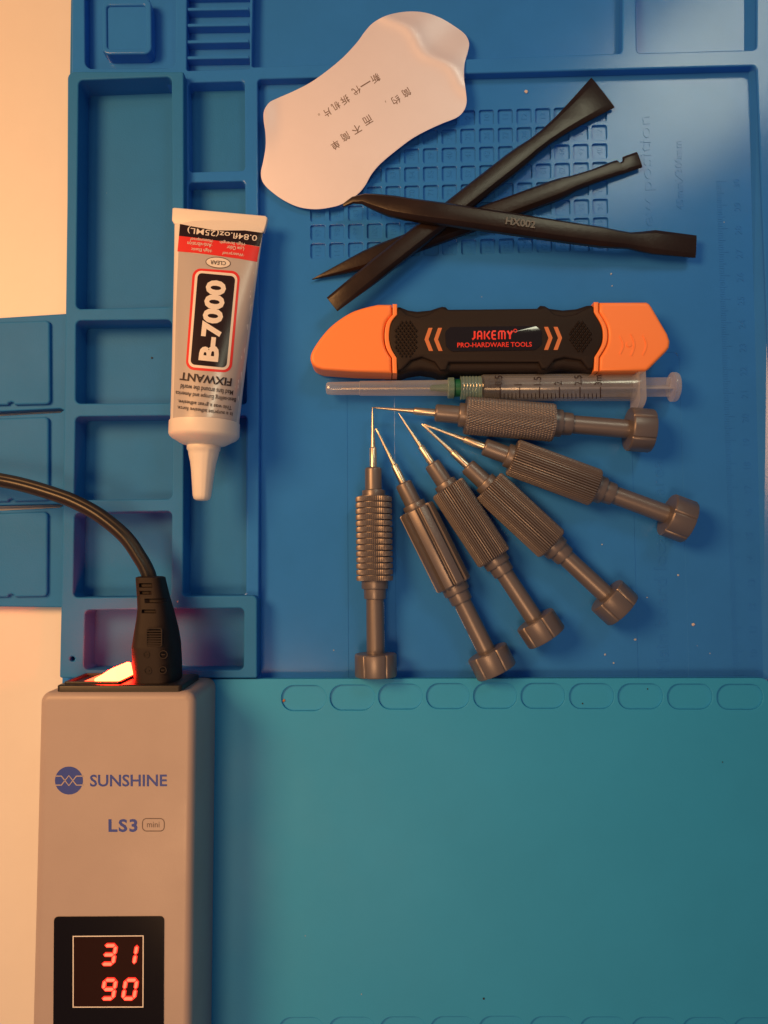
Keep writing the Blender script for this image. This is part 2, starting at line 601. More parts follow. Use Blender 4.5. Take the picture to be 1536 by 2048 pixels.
# the right hand walls slope inwards
for top_, bot_ in (([(1514, -110), (1514, 101)], [(1487, -110), (1487, 101)]), ([(1514, 134), (1534, 620), (1562, 1360)], [(1496, 146), (1508, 640), (1525, 1358)])):
    a_ = [tuple(P(x, y, ZB - 0.0006)) for x, y in top_]; b_ = [tuple(P(x, y, -0.0012 if top_[0][1] < 0 else -0.0002)) for x, y in bot_]
    n_ = len(a_)
    mbs.add(a_ + b_, [(k, k + 1, n_ + k + 1, n_ + k) for k in range(n_ - 1)])
base = [(140, -145), (1690, -145), (1690, 2250), (100, 2250), (121, 1358), (124, 1217), (140, 1200), (145, 640), (136, 150)]
mbm.slab([U(base, 0.0)], ZD + 0.00005, -0.0022, 0)
mbs.slab([U([(150, -130), (1518, -130), (1518, 128), (150, 150)], 0)], -0.004, -0.001, 0)
mbs.slab([U([(495, 140), (1532, 110), (1580, 1440), (495, 1440)], 0)], -0.004, -0.0011, 0)
# the work floor: small square cells and the shallow frame around the board area are sunk into it
def grid_pt(u, v):
    tl, tr, bl, br = Vector((620, 229)), Vector((1213, 213)), Vector((621, 517)), Vector((1217, 501))
    return tl * (1 - u) * (1 - v) + tr * u * (1 - v) + bl * (1 - u) * v + br * u * v
NC, NR = 16, 8
cells = []
cw = 29.5; pitch = 37.3
wtot = pitch * (NC - 1) + cw; htot = 36.9 * (NR - 1) + cw
for r in range(NR):
    for c in range(NC):
        u0, u1 = pitch * c / wtot, (pitch * c + cw) / wtot
        v0, v1 = 36.9 * r / htot, (36.9 * r + cw) / htot
        cells.append(rp([tuple(grid_pt(u0, v0)), tuple(grid_pt(u1, v0)), tuple(grid_pt(u1, v1)), tuple(grid_pt(u0, v1))], 4, 3))
Uframe = rp([(694, 706), (1358, 705), (1379, 1420), (1279, 1420), (1262, 792), (788, 792), (793, 1420), (698, 1420)], [8, 14, 0, 0, 6, 6, 0, 0])
mbs.slab([U([(492, 138), (1534, 108), (1582, 1430), (492, 1430)], 0)] + [U(c, 0) for c in cells] + [U(Uframe, 0)], -0.0014, 0.0, 0.0002, 2)
mbs.slab([U([(690, 700), (1362, 700), (1385, 1425), (690, 1425)], 0)], -0.0012, -0.00016, 0)
repair_mat = mbm.build('repair_mat', M_BLUE)
tag(repair_mat, 'large dark blue silicone repair mat with parts trays and a small cell grid', 'work mat')
mbs.build('work_surface', M_SATIN, repair_mat)

# ribs of the screw tray
for y in (-14, 16, 48, 81, 113):
    m_ = MB(); m_.slab([U([(372, y + 1), (498, y - 1), (498, y + 5), (372, y + 7)], 0.003)], -0.0015, 0.0036, 0.0004, 2)
    m_.build('rib', M_SATIN, repair_mat)
m_ = MB(); m_.slab([U(rp([(203, -2), (302, -4), (303, 107), (204, 108)], 14), 0.0056), U(rp([(213, 11), (291, 10), (292, 96), (214, 97)], 6), 0.0056)], -0.0015, 0.0056, 0.0007, 3)
m_.slab([U([(206, 2), (299, 0), (299, 104), (207, 105)], 0.004)], -0.0015, 0.0046, 0)
m_.build('magnet_block', M_SATIN, repair_mat)
for pts in ([(-90, 646), (99, 640), (100, 808), (-90, 812)], [(-90, 840), (97, 833), (97, 1001), (-90, 1006)], [(-90, 1030), (95, 1023), (94, 1193), (-90, 1196)]):
    l = rp(pts, [0, 9, 9, 0])
    l2 = []
    yb = pts[2][1] + (pts[3][1] - pts[2][1]) * (pts[2][0] - 22) / (pts[2][0] - pts[3][0])
    k = max(i for i, p in enumerate(l) if p[0] > 40)
    l2 = l[:k + 1] + [(29, yb), (27, yb - 4), (22, yb - 6), (17, yb - 4), (15, yb)] + l[k + 1:]
    m_ = MB(); m_.slab([U(l2, ZE + 0.0018)], ZE - 0.001, ZE + 0.0018, 0.0008, 3)
    m_.build('magnet_pad', M_BLUE, repair_mat)

m_ = MB()
for k in range(0, 215):
    y = 362 + k * 4.7
    if y > 1356: break
    x = 1433 + (y - 365) * 0.0345
    L = 20 if k % 10 == 0 else (14 if k % 5 == 0 else 9)
    q = px_piece([quad(x, y, x + L, y + 1.5)], 0.0, depth=0.00014)
    m_.add(q.v, q.f)
for n in range(9, 31):
    y = 601 + (25 - n) * 47
    if y > 1340: continue
    q = px_text(str(n), 1482 + (y - 601) * 0.036, y, 91, h=13, zf=0.0, depth=0.00011)
    m_.add(q.v, q.f)
m_.build('ruler_scale', M_SATIN, repair_mat)
m_ = MB()
for s, x, y, a, w, hh, z in (('Screw position', 1297, 372, 92, 284, 29, 0.0), ('45mmX300mm', 1358, 350, 92, 138, 15, 0.0), ('Main board location area', 1320, 1132, 91.5, 428, 24, -0.00016)):
    q = px_text(s, x, y, a, w=w, h=hh, zf=z, depth=0.00015)
    m_.add(q.v, q.f)
m_.build('moulded_lettering', M_SATIN, repair_mat)
m_ = MB()
for i in range(NR * NC):
    r, c = divmod(i, NC)
    p = grid_pt((pitch * c + cw / 2) / wtot, (36.9 * r + cw / 2) / htot)
    q = px_text(str(i + 1), p.x, p.y, 90, h=11, zf=-0.0011, depth=0.0001)
    m_.add(q.v, q.f)
m_.build('cell_number', M_SATIN, repair_mat)

# ------------------------------------------------------------------ teal mat
Z2 = 0.0078
ovals = [(563, 652), (660, 749), (757, 845), (853, 939), (947, 1034), (1042, 1130), (1139, 1228), (1236, 1326), (1335, 1425), (1434, 1526)]
ys0 = [1371, 1370, 1368, 1367, 1366.5, 1366.5, 1367, 1367.5, 1368, 1368.5]
holes = [rp(quad(a, y, b, y + 51), 24, 8) for (a, b), y in zip(ovals, ys0)]
ov2 = [(558, 648), (658, 751), (760, 852), (861, 951), (958, 1050), (1059, 1151), (1160, 1254), (1263, 1356), (1365, 1458), (1467, 1560)]
holes += [rp(quad(a, 2033 + abs(i - 4) * 0.6, b, 2086), 25, 8) for i, (a, b) in enumerate(ov2)]
m_ = MB()
m_.slab([U(rp([(395, 1358), (1542, 1356), (1572, 2235), (390, 2235)], [10, 22, 22, 10]), Z2)] + [U(h, Z2) for h in holes], 0.0060, Z2, 0.0003, 2)
m_.slab([U(rp([(395, 1358), (1542, 1356), (1572, 2235), (390, 2235)], [10, 22, 22, 10]), Z2)], ZB + 0.0001, 0.0067, 0)
teal = m_.build('teal_mat', M_TEAL)
tag(teal, 'plain teal silicone mat with rows of oval recesses, in front of the screwdrivers', 'work mat')

# ------------------------------------------------------------------ opening card (thin bent steel)
card_px = [(827, 24), (855, 27.5), (883, 38), (911, 55), (930, 70), (938, 87.5), (935, 106), (929, 128), (928, 156), (931.5, 184), (933, 206), (927, 223), (913, 236), (886, 247),
           (855, 261), (824, 278), (792.5, 301.5), (761, 328), (742.5, 350), (730, 372), (714, 390), (683, 409), (658, 416), (630, 419), (599, 415), (571, 403), (546, 386), (527, 367), (522, 347),
           (527, 322), (531.5, 294), (531, 266), (527.5, 241), (528.5, 222), (539, 206), (555, 197.5), (586, 184), (621, 166), (655, 142), (686, 116), (714, 86), (730, 64), (746, 47), (771, 33), (799, 26)]
c_lo = P(600, 415, 0.002); c_hi = P(720, 140, 0.005)
axis_c = (c_hi - c_lo); axis_c.z = 0; Lc = axis_c.length; axis_c.normalize()
cr_a, cr_b = P(835, 84, 0.006), P(922, 162, 0.006)
cr_d = (cr_b - cr_a); cr_d.z = 0; cr_d.normalize(); cr_n = Vector((-cr_d.y, cr_d.x, 0))
if cr_n.dot(Vector((1, 1, 0))) < 0: cr_n = -cr_n
def card_z(x, y):
    s = (Vector((x, y, 0)) - c_lo).dot(axis_c) / Lc
    z = 0.0022 + 0.0032 * max(-0.3, s)
    q = Vector((x, y, 0)) - cr_a
    d = q.dot(cr_n); t = q.dot(cr_d)
    d += 0.0016 * math.sin(t * 260) 
    if d > 0:
        z += -0.24 * d + 0.0006 * math.exp(-(d / 0.004) ** 2)
    else:
        z += 0.0006 * math.exp(-(d / 0.003) ** 2)
    xa = P(528, 230, 0.004)
    z += 0.0012 * math.exp(-((x - xa.x) / 0.004) ** 2 - ((y - xa.y) / 0.012) ** 2)
    return z
card = px_piece([smooth_curve(card_px, True, 4)], card_z, lift=0.00025, cut=(9, 9), depth=0.0001).build('opening_card', M_CARD, smooth=30)
tag(card, 'thin waisted pale metal card with engraved Chinese text and one bent corner', 'opening card')
m_ = MB()
for s, x, y, w in (('新一代', 716, 176, 0), ('拆机片', 668, 212, 0)):
    pass
ANG = 180 + 31.5
def card_txt(s, x, y, h=15):
    q = px_text(s, x, y, ANG, h=h, zf=card_z, lift=0.00042, cut=None, bold=0.004)
    m_.add(q.v, q.f)
for s, x, y, h in (('新', 751, 158, 17), ('一', 731, 169, 2.2), ('代', 713, 182, 16), ('拆', 690, 201, 17), ('机', 672, 213, 16), ('片', 655, 226, 16), ('。', 638, 230, 4),
                   ('简', 813, 186, 17), ('约', 792, 201, 17), ('，', 771, 204, 4), ('而', 735, 241, 17), ('不', 713, 259, 17), ('简', 691, 274, 17), ('单', 671, 291, 17)):
    card_txt(s, x, y, h)
m_.build('engraved_lettering', M_ENGRAVE, card)

# ------------------------------------------------------------------ black pry bars (spudgers)
def bar(name, label, secs, ch=0.34):
    """secs: upper px, lower px, half thickness (mm), centre height (mm)"""
    rings = []
    for ux, uy, lx, ly, hh, zc in secs:
        z = zc * MM
        a = P(ux, uy, z); b = P(lx, ly, z)
        c = (a + b) / 2; h = (a - b) / 2
        hz = Vector((0, 0, hh * MM))
        c1 = 1 - ch
        ring = [c + h * k + hz * m for k, m in ((1, -c1 * .55), (1, c1 * .55), (c1, 1), (-c1, 1), (-1, c1 * .55), (-1, -c1 * .55), (-c1, -1), (c1, -1))]
        rings.append(ring)
    m_ = MB(); m_.rings(rings)
    o = m_.build(name, M_NYLON, smooth=None)
    bm = bmesh.new(); bm.from_mesh(o.data)
    bmesh.ops.recalc_face_normals(bm, faces=bm.faces)
    ed = [e for e in bm.edges if len(e.link_faces) == 2 and e.calc_face_angle(0) > R(18)]
    bmesh.ops.bevel(bm, geom=ed, offset=0.00035, segments=2, affect='EDGES', profile=0.5, clamp_overlap=True)
    bm.to_mesh(o.data); bm.free()
    o.data.shade_smooth(); o.data.set_sharp_from_angle(angle=R(38))
    tag(o, label, 'pry bar', 'black nylon pry bars crossed over the cell grid')
    return o

def axis_secs(a, b, rows):
    """rows: t, upper half width px, lower half width px, half thickness mm, centre height mm"""
    a = Vector(a); b = Vector(b)
    d = (b - a).normalized(); n = Vector((d.y, -d.x))
    if n.y > 0: n = -n
    out = []
    for t, hu, hl, hh, zc in rows:
        p = a + (b - a) * t
        out.append((*(p + n * hu), *(p - n * hl), hh, zc))
    return out

barB = bar('pry_bar', 'black pry bar with a needle point and a notched hook end, lowest of the pile', axis_secs((624, 559), (1279, 320), [
    (0.0, .6, .6, .3, 1.6), (0.03, 4, 4, .9, 1.8), (0.09, 10, 11, 1.9, 2.3), (0.16, 17, 18, 2.7, 2.9), (0.22, 20, 20, 3.0, 3.1), (0.74, 20, 20, 3.0, 3.1), (0.77, 19, 18, 2.7, 3.0),
    (0.80, 16, 14, 2.1, 2.9), (0.86, 14, 13, 1.7, 2.8), (0.915, 15, 14, 1.4, 2.6), (0.937, 15, 14.5, 1.25, 2.6), (0.943, 8, 15, 1.2, 2.5), (0.953, 9, 15, 1.15, 2.5), (0.957, 17, 15, 1.1, 2.5), (1.0, 17, 16, .7, 2.2)]))
barA = bar('pry_bar', 'black pry bar with a wide flared scraper end, second in the crossed pile', axis_secs((664, 609), (1206, 185), [
    (0.0, 17.5, 17.5, .4, 11.6), (0.07, 18.5, 18.5, 1.5, 11.2), (0.14, 19, 20, 2.8, 10.6), (0.17, 20, 20, 3.0, 10.4), (0.22, 20, 20, 3.0, 10.0), (0.66, 20, 20, 3.0, 5.7), (0.70, 19, 19, 2.7, 5.3),
    (0.745, 16, 16, 2.2, 4.7), (0.79, 16, 16, 1.8, 4.2), (0.85, 20, 20, 1.4, 3.5), (0.92, 28, 28, 1.0, 2.7), (1.0, 38, 38, .45, 1.6)]))
barC = bar('pry_bar', 'black pry bar with curved pick tip and HX002 marking, uppermost of the pile', [
    (685, 408, 687, 414, .3, 8.0), (704, 394, 707, 407, .8, 8.6), (730, 388, 724, 408, 1.3, 9.6), (757, 389.5, 743, 418, 1.9, 10.6), (790, 393, 776, 432, 2.5, 11.9), (818, 398, 808, 439, 2.9, 12.9),
    (840, 401, 833, 443, 3.0, 13.6), (900, 409, 894, 451, 3.0, 13.9), (1140, 446, 1136, 486, 3.0, 9.8), (1205, 456, 1200, 494, 2.9, 8.7), (1235, 462, 1232, 496, 2.4, 8.1), (1260, 466, 1257, 497, 2.0, 7.6), (1285, 464, 1281, 503, 1.7, 7.0), (1310, 461, 1306, 508, 1.5, 6.6), (1393, 471, 1391, 516, .5, 5.0)])
def barC_top(x, y):
    a, b = P(900, 409, 0.0139), P(1140, 446, 0.0098)
    t = (x - a.x) / (b.x - a.x)
    return (13.9 + (9.8 - 13.9) * t + 3.0) * MM
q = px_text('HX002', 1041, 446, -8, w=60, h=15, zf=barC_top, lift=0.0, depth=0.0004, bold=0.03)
q.build('embossed_marking', mat('sheen_nylon', (0.075, 0.045, 0.028), 0.35, spec=0.6), barC)  # bronze reflection on the raised letters, put into their lighter colour

# ------------------------------------------------------------------ utility knife
knife = thing('utility_knife', 'orange and black plastic utility knife with a red printed glossy label, above the syringe', 'knife', P(980, 685, 0))
ZK = 0.0135
zr = 0.009
bl = smooth_curve([(794, 636), (782, 652), (778, 678), (782, 702), (793, 721)], False, 5)
br = smooth_curve([(1182, 631), (1196.5, 656), (1200, 677.5), (1196.5, 697), (1183, 720)], False, 5)
nose = smooth_curve([(756, 615), (730, 621), (704, 630), (678, 646), (657, 664), (639, 686), (626, 707), (622.5, 720), (625, 731), (633, 739), (647, 744)], False, 4)
sh = lambda l, dx: [(x + dx, y) for x, y in l]
capL = [(783, 615)] + nose + [(704, 748), (783, 751)] + sh(bl, -10.5)[::-1]
lipL = [(785, 615), (794, 615)] + bl + [(794, 752), (785, 751.5)] + sh(bl, -9)[::-1]
capR = [(1193, 611), (1286, 610.5), (1292, 613), (1297, 620), (1328, 673), (1333, 688), (1331.5, 700), (1326, 708), (1292, 742), (1285, 747), (1193, 748)] + sh(br, 10.5)[::-1]
lipR = [(1182, 611), (1191, 611), ] + sh(br, 9) + [(1191, 748), (1182, 748)] + br[::-1]
MB().slab([U(capL, zr)], 0.0015, ZK, 0.0014, 6).build('end_cap', M_ORANGE, knife, smooth=50)
MB().slab([U(capR, zr)], 0.0015, ZK, 0.0014, 6).build('end_cap', M_ORANGE, knife, smooth=50)
MB().slab([U(lipL, zr)], 0.003, ZK + 0.0002, 0.0004, 2).build('cap_lip', M_ORANGE, knife)
MB().slab([U(lipR, zr)], 0.003, ZK + 0.0002, 0.0004, 2).build('cap_lip', M_ORANGE, knife)
body = [(770, 617), (800, 616), (816, 622.5), (834, 625), (860, 622.5), (878, 616.5), (884, 615), (891, 616), (896, 621), (960, 620.5), (1073, 619), (1079, 613), (1088.5, 614), (1097, 619), (1124, 622.5), (1151, 620), (1172, 613), (1205, 612),
        (1205, 747), (1172, 748), (1160, 743), (1124, 739), (1100, 743), (1088, 748), (1078, 748), (1072, 744), (896, 747), (890, 751), (880, 751), (868, 746), (842, 742), (816, 746), (803, 751), (770, 750)]
MB().slab([U(body, zr)], 0.0, 0.0118, 0.0022, 5).build('handle_body', M_RUBBER, knife, smooth=50)
upper = [(796, 622), (804, 626), (812, 634), (834, 640), (856, 634), (868, 628), (880, 621), (896, 626), (1073, 624), (1088, 620), (1104, 634), (1124, 638.5), (1146, 634), (1164, 624), (1181, 619)] + br[1:-1] + \
        [(1181, 742), (1170, 742), (1157, 725), (1124, 720), (1105, 725), (1091, 742), (1079, 742), (1073, 729), (896, 730), (891, 745), (879, 745), (868, 729), (842, 719), (821, 726), (803, 745), (795, 746)] + bl[1:-1][::-1]
MB().slab([U(upper, zr)], 0.010, ZK, 0.0008, 3).build('grip_panel', M_RUBBER, knife, smooth=50)
# domed glossy label
lab = rp([(900, 654), (1072, 652), (1084, 662), (1083, 690), (1070, 700), (903, 703), (892, 693), (890, 664)], 10, 5)
zl = ZK + 0.0003
m_ = MB()
L0 = U(lab, zl)
cxl = sum(p[0] for p in L0) / len(L0); cyl = sum(p[1] for p in L0) / len(L0)
rings = []
for k in range(8):
    f = k / 7
    rings.append([(cxl + (x - cxl) * (1 - f * .98), cyl + (y - cyl) * (1 - f * .98), zl + 0.0011 * (1 - (1 - f) ** 2.4)) for x, y in L0])
rings.insert(0, [(x, y, zl - 0.001) for x, y in L0])
m_.rings(rings)
label_o = m_.build('brand_label', M_LABEL, knife, smooth=60)
def lab_z(x, y):
    # invert the dome: scale of the ring through this point
    best = 0
    for (ax, ay) in L0:
        pass
    dx, dy = x - cxl, y - cyl
    hw = (max(p[0] for p in L0) - min(p[0] for p in L0)) / 2; hh = (max(p[1] for p in L0) - min(p[1] for p in L0)) / 2
    rr = min(0.98, max(abs(dx) / hw, abs(dy) / hh))
    return zl + 0.0011 * (1 - rr ** 2.4)
m_ = MB()
# heavy hand drawn capitals of the wordmark
GL = {'J': [[(.8, 1), (.8, .22), (.1, .0)]], 'A': [[(.12, 0), (.12, .72), (.3, .95), (.72, .95), (.88, .75), (.88, 0)], [(.12, .4), (.88, .4)]],
      'K': [[(.10, 0), (.10, 1)], [(1.0, 1), (.44, .5)], [(.44, .5), (1.0, 0)]], 'E': [[(.92, .97), (.3, .97), (.12, .8), (.12, .2), (.3, .03), (.92, .03)], [(.15, .5), (.85, .5)]],
      'M': [[(.08, 0), (.08, .8), (.2, .96), (.8, .96), (.93, .8), (.93, 0)], [(.5, .9), (.5, 0)]], 'Y': [[(.05, 1), (.5, .5)], [(.95, 1), (.5, .5)], [(.5, .55), (.5, 0)]]}
xx = 943.0
for chh, w in zip('JAKEMY', (8, 11.5, 13, 11, 16, 12)):
    for st in GL[chh]:
        pts = [(xx + 1 + x * (w - 1.5), 679 - y * 16.5 + (xx - 943) * -0.012) for x, y in st]
        vs, fs = stroke_px(pts, {'M': 2.9, 'J': 3.8, 'Y': 3.6, 'E': 3.3, 'A': 3.0, 'K': 2.9}.get(chh, 3.4))
        q = px_map(vs, fs, lab_z, 0.00012, cut=(3, 2))
        m_.add(q.v, q.f)
    xx += w + 2.2
cc = [(1030.5 + 3.2 * math.cos(a * .628), 661.5 + 3.2 * math.sin(a * .628)) for a in range(10)]
vs, fs = stroke_px(cc, 1.3, True)
q = px_map(vs, fs, lab_z, 0.00008); m_.add(q.v, q.f)
q = px_text('PRO-HARDWARE TOOLS', 989, 689.5, 0.6, w=149, h=9.5, zf=lab_z, lift=0.00012, bold=0.012, cut=(4, 3)); m_.add(q.v, q.f)
m_.build('label_lettering', M_LOGO, label_o)
for x0, sgn in ((849, 1), (868, 1), (1113, -1), (1132, -1)):
    pts = [(x0 + 8, 656), (x0 + 16, 656), (x0 + 8, 679), (x0 + 17, 702), (x0 + 9, 702), (x0, 679)] if sgn > 0 else [(x0 - 25, 654), (x0 - 17, 654), (x0 - 8, 676), (x0 - 17, 700), (x0 - 25, 700), (x0 - 16, 676)]
    px_piece([pts], ZK, lift=0.0, depth=0.0002).build('chevron', M_TAN, knife)
for cx, cy, ax, ay in ((812, 678, 24, 36), (1161, 673, 22, 32)):
    m_ = MB()
    pit = 5.6
    for i in range(-8, 9):
        for j in range(-8, 9):
            x = cx + (i + j) * pit * .72; y = cy + (i - j) * pit
            if ((x - cx) / ax) ** 2 + ((y - cy) / ay) ** 2 > 1: continue
            c0 = P(x, y, ZK + 0.0007)
            b = [P(x + dx * pit * .66, y + dy * pit * .92, ZK - 0.0002) for dx, dy in ((1, 0), (0, -1), (-1, 0), (0, 1))]
            tp = [P(x + dx * pit * .22, y + dy * pit * .3, ZK + 0.0006) for dx, dy in ((1, 0), (0, -1), (-1, 0), (0, 1))]
            m_.rings([b, tp])
    m_.build('grip_knurl', M_RUBBER, knife)
m_ = MB()
for k, (x, h) in enumerate(((1240, 18), (1262, 22), (1286, 20))):
    pts = smooth_curve([(x, 690 - h), (x + 6, 690 - h * .3), (x + 6, 690 + h * .3), (x, 690 + h)], False, 5)
    vs, fs = stroke_px(pts, 2.4)
    q = px_map(vs, fs, ZK, 0.0, depth=0.00025); m_.add(q.v, q.f)
cc = [(1258 + 5 * math.cos(a * .5236), 689 + 5 * math.sin(a * .5236)) for a in range(12)]
q = px_piece([cc], ZK, depth=0.0003); m_.add(q.v, q.f)
m_.build('thumb_ridge', M_ORANGE, knife)

# ------------------------------------------------------------------ syringe
YS = 775.5
zs = 0.0064
syr = thing('syringe', 'clear plastic three millilitre syringe with capped needle, below the utility knife', 'syringe', P(1000, YS, 0))
sa = P(652, 777, zs); sb = P(1357, 774, zs)
MS = frame(sa, sb)
ks = (sb - sa).length / 705.0
def sl(prof, n=40, rfun=None):
    return lathe([((x - 652) * ks, r * ks) for x, r in prof], n, rfun)
def sbuild(name, prof, m, n=40, cap=False, rfun=None):
    mb_ = MB(); mb_.rings(sl(prof, n, rfun), cap=cap)
    return mb_.build(name, m, syr, smooth=40, M=MS)
fl = lambda x, r, a: r * (1 - 0.05 * max(0, math.cos(a * 8)) ** 2)
sbuild('needle_cap', [(652, 5), (653, 10), (656, 12.3), (662, 12.8), (719, 13.3), (720, 14.6), (860, 15.5), (898, 16), (899, 13)], M_FROST, rfun=fl)
sbuild('needle', [(683, .4), (688, 1.3), (885, 1.5)], M_STEEL, 12, True)
sbuild('needle_hub', [(860, 3), (862, 6), (893, 9), (899, 10), (899.5, 20), (908, 20), (909, 14), (909.5, 17.5), (920, 17.5), (920.5, 8)], M_GREEN, cap=True)
sbuild('hub_flange', [(895, 16), (896, 20.8), (907, 21), (908, 16)], M_LUER, cap=True)
lu = []
for i in range(20):
    lu.append((921 + i * 2.05, 22.5 + (1.2 if i % 3 == 0 else 0)))
sbuild('luer_collar', [(920, 10)] + lu + [(961, 23.5), (961.5, 10)], M_LUER)
sbuild('barrel', [(961, 12), (962, 24.5), (966, 26.3), (1262, 27.2), (1274, 27.5)], M_CLEAR, 48)
sbuild('barrel_bore', [(966, 22.8), (1262, 23.6), (1270, 24)], M_CLEAR, 40)
sbuild('plunger_seal', [(964, 8), (968, 20), (972, 22.5), (976, 22.5), (977, 19.5), (988, 19.5), (989, 22.5), (998, 22.5), (999, 14)], M_RUBBER, cap=True)
m_ = MB()
for a in (0, math.pi / 2):
    h = 19 * ks
    c, s = math.cos(a + .35), math.sin(a + .35)
    t = 1.1 * ks
    x0, x1 = (999 - 652) * ks, (1341 - 652) * ks
    def q4(x):
        return [(x, c * h - s * t, s * h + c * t), (x, -c * h - s * t, -s * h + c * t), (x, -c * h + s * t, -s * h - c * t), (x, c * h + s * t, s * h - c * t)]
    m_.rings([q4(x0), q4(x1)])
m_.build('plunger_rod', M_FROST, syr, M=MS)
sbuild('thumb_disc', [(1340, 19), (1341, 27), (1343, 29.3), (1350, 29.3), (1353, 28), (1354, 26)], M_FROST, cap=True)
# finger flange: a long thin wing plate
m_ = MB()
ring = rp([(-29 * ks, -49 * ks), (29 * ks, -49 * ks), (29 * ks, 51 * ks), (-29 * ks, 51 * ks)], 20 * ks, 6)
pl0 = []; pl1 = []
for (zz, yy) in ring:
    bow = -8 * ks * (yy / (50 * ks)) ** 2
    pl0.append(((1273 - 652) * ks + bow, yy, max(zz, -5.9 * MM))); pl1.append(((1286 - 652) * ks + bow * 1.2, yy, max(zz, -5.9 * MM)))
m_.rings([pl0, pl1])
m_.build('finger_flange', M_FROST, syr, smooth=40, M=MS)
ax0 = MS @ Vector((0, 0, 0)); axd = (MS.to_3x3() @ Vector((1, 0, 0)))
def syr_z(x, y):
    t = (x - ax0.x) / axd.x
    yc = ax0.y + axd.y * t
    d = min(0.995, abs(y - yc) / (27.4 * ks))
    return zs + 27.5 * ks * math.sqrt(1 - d * d)
m_ = MB()
maj = [1000.5, 1039.5, 1079, 1119, 1160, 1201]
for i, x in enumerate(maj):
    q = px_piece([quad(x - 1.1, 774, x + 1.1, 796)], syr_z, 0.00006, cut=(0, 2)); m_.add(q.v, q.f)
    if i < 5:
        for k in range(1, 5):
            xm = x + (maj[i + 1] - x) * k / 5
            q = px_piece([quad(xm - .8, 787, xm + .8, 797.5)], syr_z, 0.00006, cut=(0, 2)); m_.add(q.v, q.f)
for s, x in (('0.5', 997), ('1', 1036), ('1.5', 1075), ('2', 1116), ('2.5', 1156), ('3mL', 1196)):
    vs, fs = text_flat(s, 0.006, 1.0)
    asp = (max(v[0] for v in vs) - min(v[0] for v in vs)) / (max(v[1] for v in vs) - min(v[1] for v in vs))
    q = px_text(s, x, 770.5 - 15 * asp * 0.41, 91, h=15, w=15 * asp * 0.82, zf=syr_z, lift=0.00006, cut=(0, 1.5), bold=0.006)
    q2 = MB(); q2.add(q.v, [f for f in q.f if all(abs(q.v[i][1] - (ax0.y + axd.y * (q.v[i][0] - ax0.x) / axd.x)) < 27.0 * ks for i in f)])
    m_.add(q2.v, q2.f)
m_.build('graduation', M_INKDARK, syr)

# ------------------------------------------------------------------ screwdrivers
def grip_profile(kind, k):
    pts = []
    x0, x1, Rg = 182, 353, 37
    if kind == 'ring':
        nr = 14
        w = (x1 - x0) / nr
        for i in range(nr):
            a = x0 + i * w
            pts += [(a + .1, Rg - 5), (a + 1.6, Rg - 5), (a + 2.2, Rg - .7), (a + w * .5, Rg), (a + w - .7, Rg - .6), (a + w - .1, Rg - 5)]
    elif kind == 'diamond':
        for i in range(121):
            pts.append((x0 + (x1 - x0) * i / 120, Rg))
    else:
        pts = [(x0, Rg - 3), (x0 + 2.5, Rg - .5), (x0 + 4, Rg), (x1 - 4, Rg), (x1 - 2.5, Rg - .5), (x1, Rg - 3)]
    return [(x0, 20)] + pts + [(x1, 20)]

